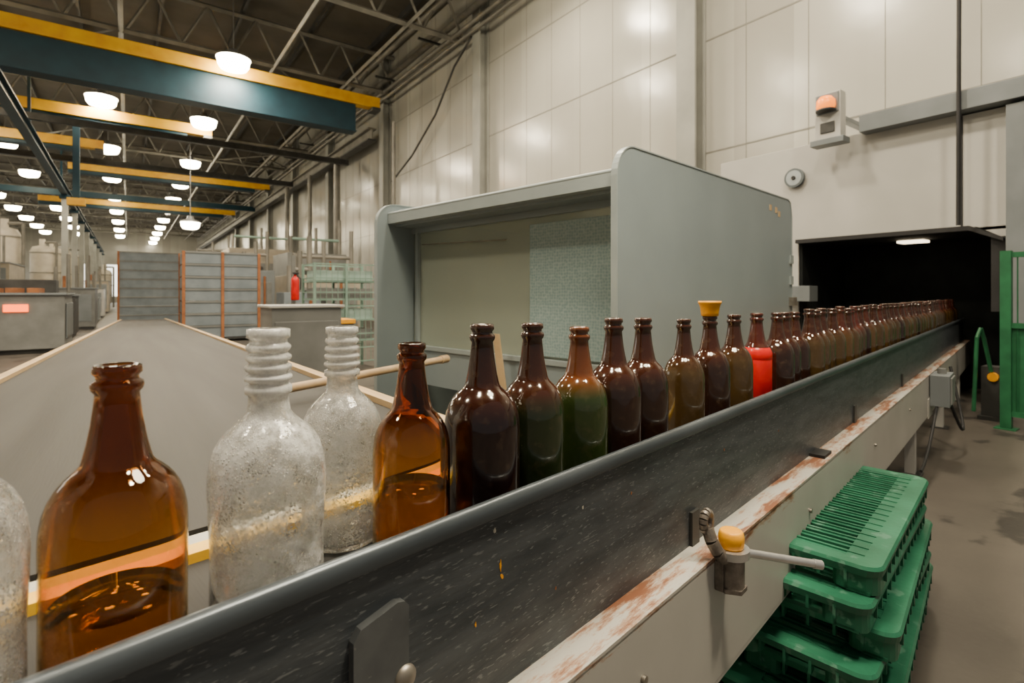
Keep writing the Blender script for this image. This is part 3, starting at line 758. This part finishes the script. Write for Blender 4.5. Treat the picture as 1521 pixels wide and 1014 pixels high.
for i, (x, y, w, d, h, k) in enumerate(((-2.3, 20.5, 1.0, 1.6, 1.25, 'steeld'), (-2.2, 25, 1.2, 2.2, 1.5, 'cab'), (-5.8, 22, 2.0, 3, 2.0, 'cab'), (-2.0, 31, .9, 2, 1.1, 'machgrey'),
                                        (-6.2, 30, 2.2, 4, 2.6, 'beige'), (-2.1, 37, 1., 2.5, 1.6, 'machine'), (-5.4, 18.3, 1.6, 1.6, 2.6, 'cab'), (-7.8, 36, 2.6, 4, 4.2, 'cab'), (-2.4, 46, 1.3, 4, 2.2, 'beige'))):
    b = B().box(x, x + w, y, y + d, .1, h, k).box(x - .04, x + w + .04, y - .04, y + d + .04, h, h + .05, 'machgrey').box(x + .05, x + w - .05, y + .05, y + d - .05, 0, .1, 'steeld')
    b.box(x + .1, x + w - .1, y - .02, y, .3, h - .2, 'machgrey'); b.box(x + w * .3, x + w * .5, y - .03, y - .02, h * .7, h * .7 + .08, 'disp')
    for j in range(3): b.tube((x + w * (.2 + .3 * j), y + d * .5, h), (x + w * (.2 + .3 * j), y + d * .5, h + .5 + .4 * j), .05, 'steel' if j else 'orange', 10)
    b.build('packing_machine', bevel=.01)
for (x, y, r, h) in ((-4.6, 27.5, .55, 4.2), (-4.9, 35.5, .6, 4.6), (-4.4, 44.5, .6, 4.4), (-4.6, 52, .7, 4.8), (-6.4, 41, .7, 5.0), (-1.6, 56, .5, 3.4), (-4.3, 60, .8, 5.0)):
    b = B().lathe([(0, .3), (r * .5, .3), (r, .7), (r, h - .35), (r * .8, h - .1), (.15, h), (.15, h + .4), (0, h + .4)], (x, y, 0), 'cream', 24)
    for a in range(4): b.tube((x + r * .8 * cos(a * pi / 2 + .7), y + r * .8 * sin(a * pi / 2 + .7), 0), (x + r * .8 * cos(a * pi / 2 + .7), y + r * .8 * sin(a * pi / 2 + .7), .9), .06, 'steeld', 8)
    for zz in (1.2, h * .6, h - .5): b.lathe([(r + .03, 0), (r + .03, .06), (r, .06)], (x, y, zz), 'steel', 24)
    b.path([(x + r + .1, y - .2, .2), (x + r + .1, y - .2, h + .2), (x, y, h + .2)], .07, 'steel', 8)
    b.build('storage_tank')
for i, (x, y, w, d, h, k) in enumerate(((4.0, 17.0, 2.2, 2.0, 1.9, 'beige'), (5.2, 22.5, 2.4, 2.6, 3.0, 'cab'), (3.3, 21.5, 1.2, 2.0, 2.2, 'machgrey'), (4.0, 29, 3, 3, 3.6, 'beige'), (2.9, 34, 2.0, 4, 3.2, 'machine'), (6.2, 12.5, 2.2, 2.2, 1.7, 'machgrey'), (3.2, 14.2, .9, .9, 1.35, 'crate'))):
    b = B().box(x, x + w, y, y + d, .1, h, k).box(x + .1, x + w - .1, y - .03, y, .3, h * .8, 'cab').box(x + .05, x + w - .05, y + .05, y + d - .05, 0, .1, 'steeld')
    for j in range(3):
        xx = x + .2 + j * (w - .4) / 2
        b.tube((xx, y + .3, h), (xx, y + .3, h + .7 + .4 * j), .07, 'steel', 10)
    b.tube((x + .2, y + .3, h + .6), (x + w - .2, y + .3, h + .6), .06, 'palegreen' if i % 2 else 'steel', 10)
    b.tube((x + w * .7, y - .1, .0), (x + w * .7, y - .1, h * .9), .04, 'orange', 8)
    b.box(x + .15, x + w * .5, y - .06, y - .03, h * .5, h * .75, 'steeld')
    b.build('process_machine', bevel=.01)
b = B()
for (x, y, r) in ((8.5, 26.6, .16), (8.5, 31.5, .12), (8.3, 36, .14), (8.6, 19.8, .07)): b.tube((x, y, 0), (x, y, H + 6.9), r, 'steel', 12)
b.build('vertical_pipe')
b = B().path([(9.25, 21.5, H + 4.9), (9.25, 19.5, H + 5.6), (9.25, 17.5, H + 6.7), (9.25, 16.1, H + 8.0), (9.25, 14.95, H + 8.6)], .04, 'steeld', 8)
b.build('wall_cable')
b = B().tube((9.5, 17.8, H + 3.3), (7.6, 17.4, H + 3.0), .03, 'steel', 8).lathe([(0, 0), (.25, -.02), (.28, -.06), (.1, .12), (0, .14)], (7.6, 17.4, H + 3.0), 'house', 20)
b.build('wall_lamp_arm')

# ---------------------------------------------------------------- world + camera
w = bpy.data.worlds.new('world'); sc.world = w; w.use_nodes = True
w.node_tree.nodes['Background'].inputs[0].default_value = (1, .94, .85, 1)
w.node_tree.nodes['Background'].inputs[1].default_value = .22
cam = bpy.data.cameras.new('camera'); co = bpy.data.objects.new('camera', cam); sc.collection.objects.link(co)
cam.sensor_width = 36; cam.lens = 36 * 780 / 1521; cam.shift_y = -70 / 1521
cam.clip_start = .02; cam.clip_end = 300
cam.dof.use_dof = True; cam.dof.focus_distance = 1.1; cam.dof.aperture_fstop = 5.6
co.location = (0, 0, H); co.rotation_euler = (radians(90), 0, radians(-36.16))
sc.camera = co
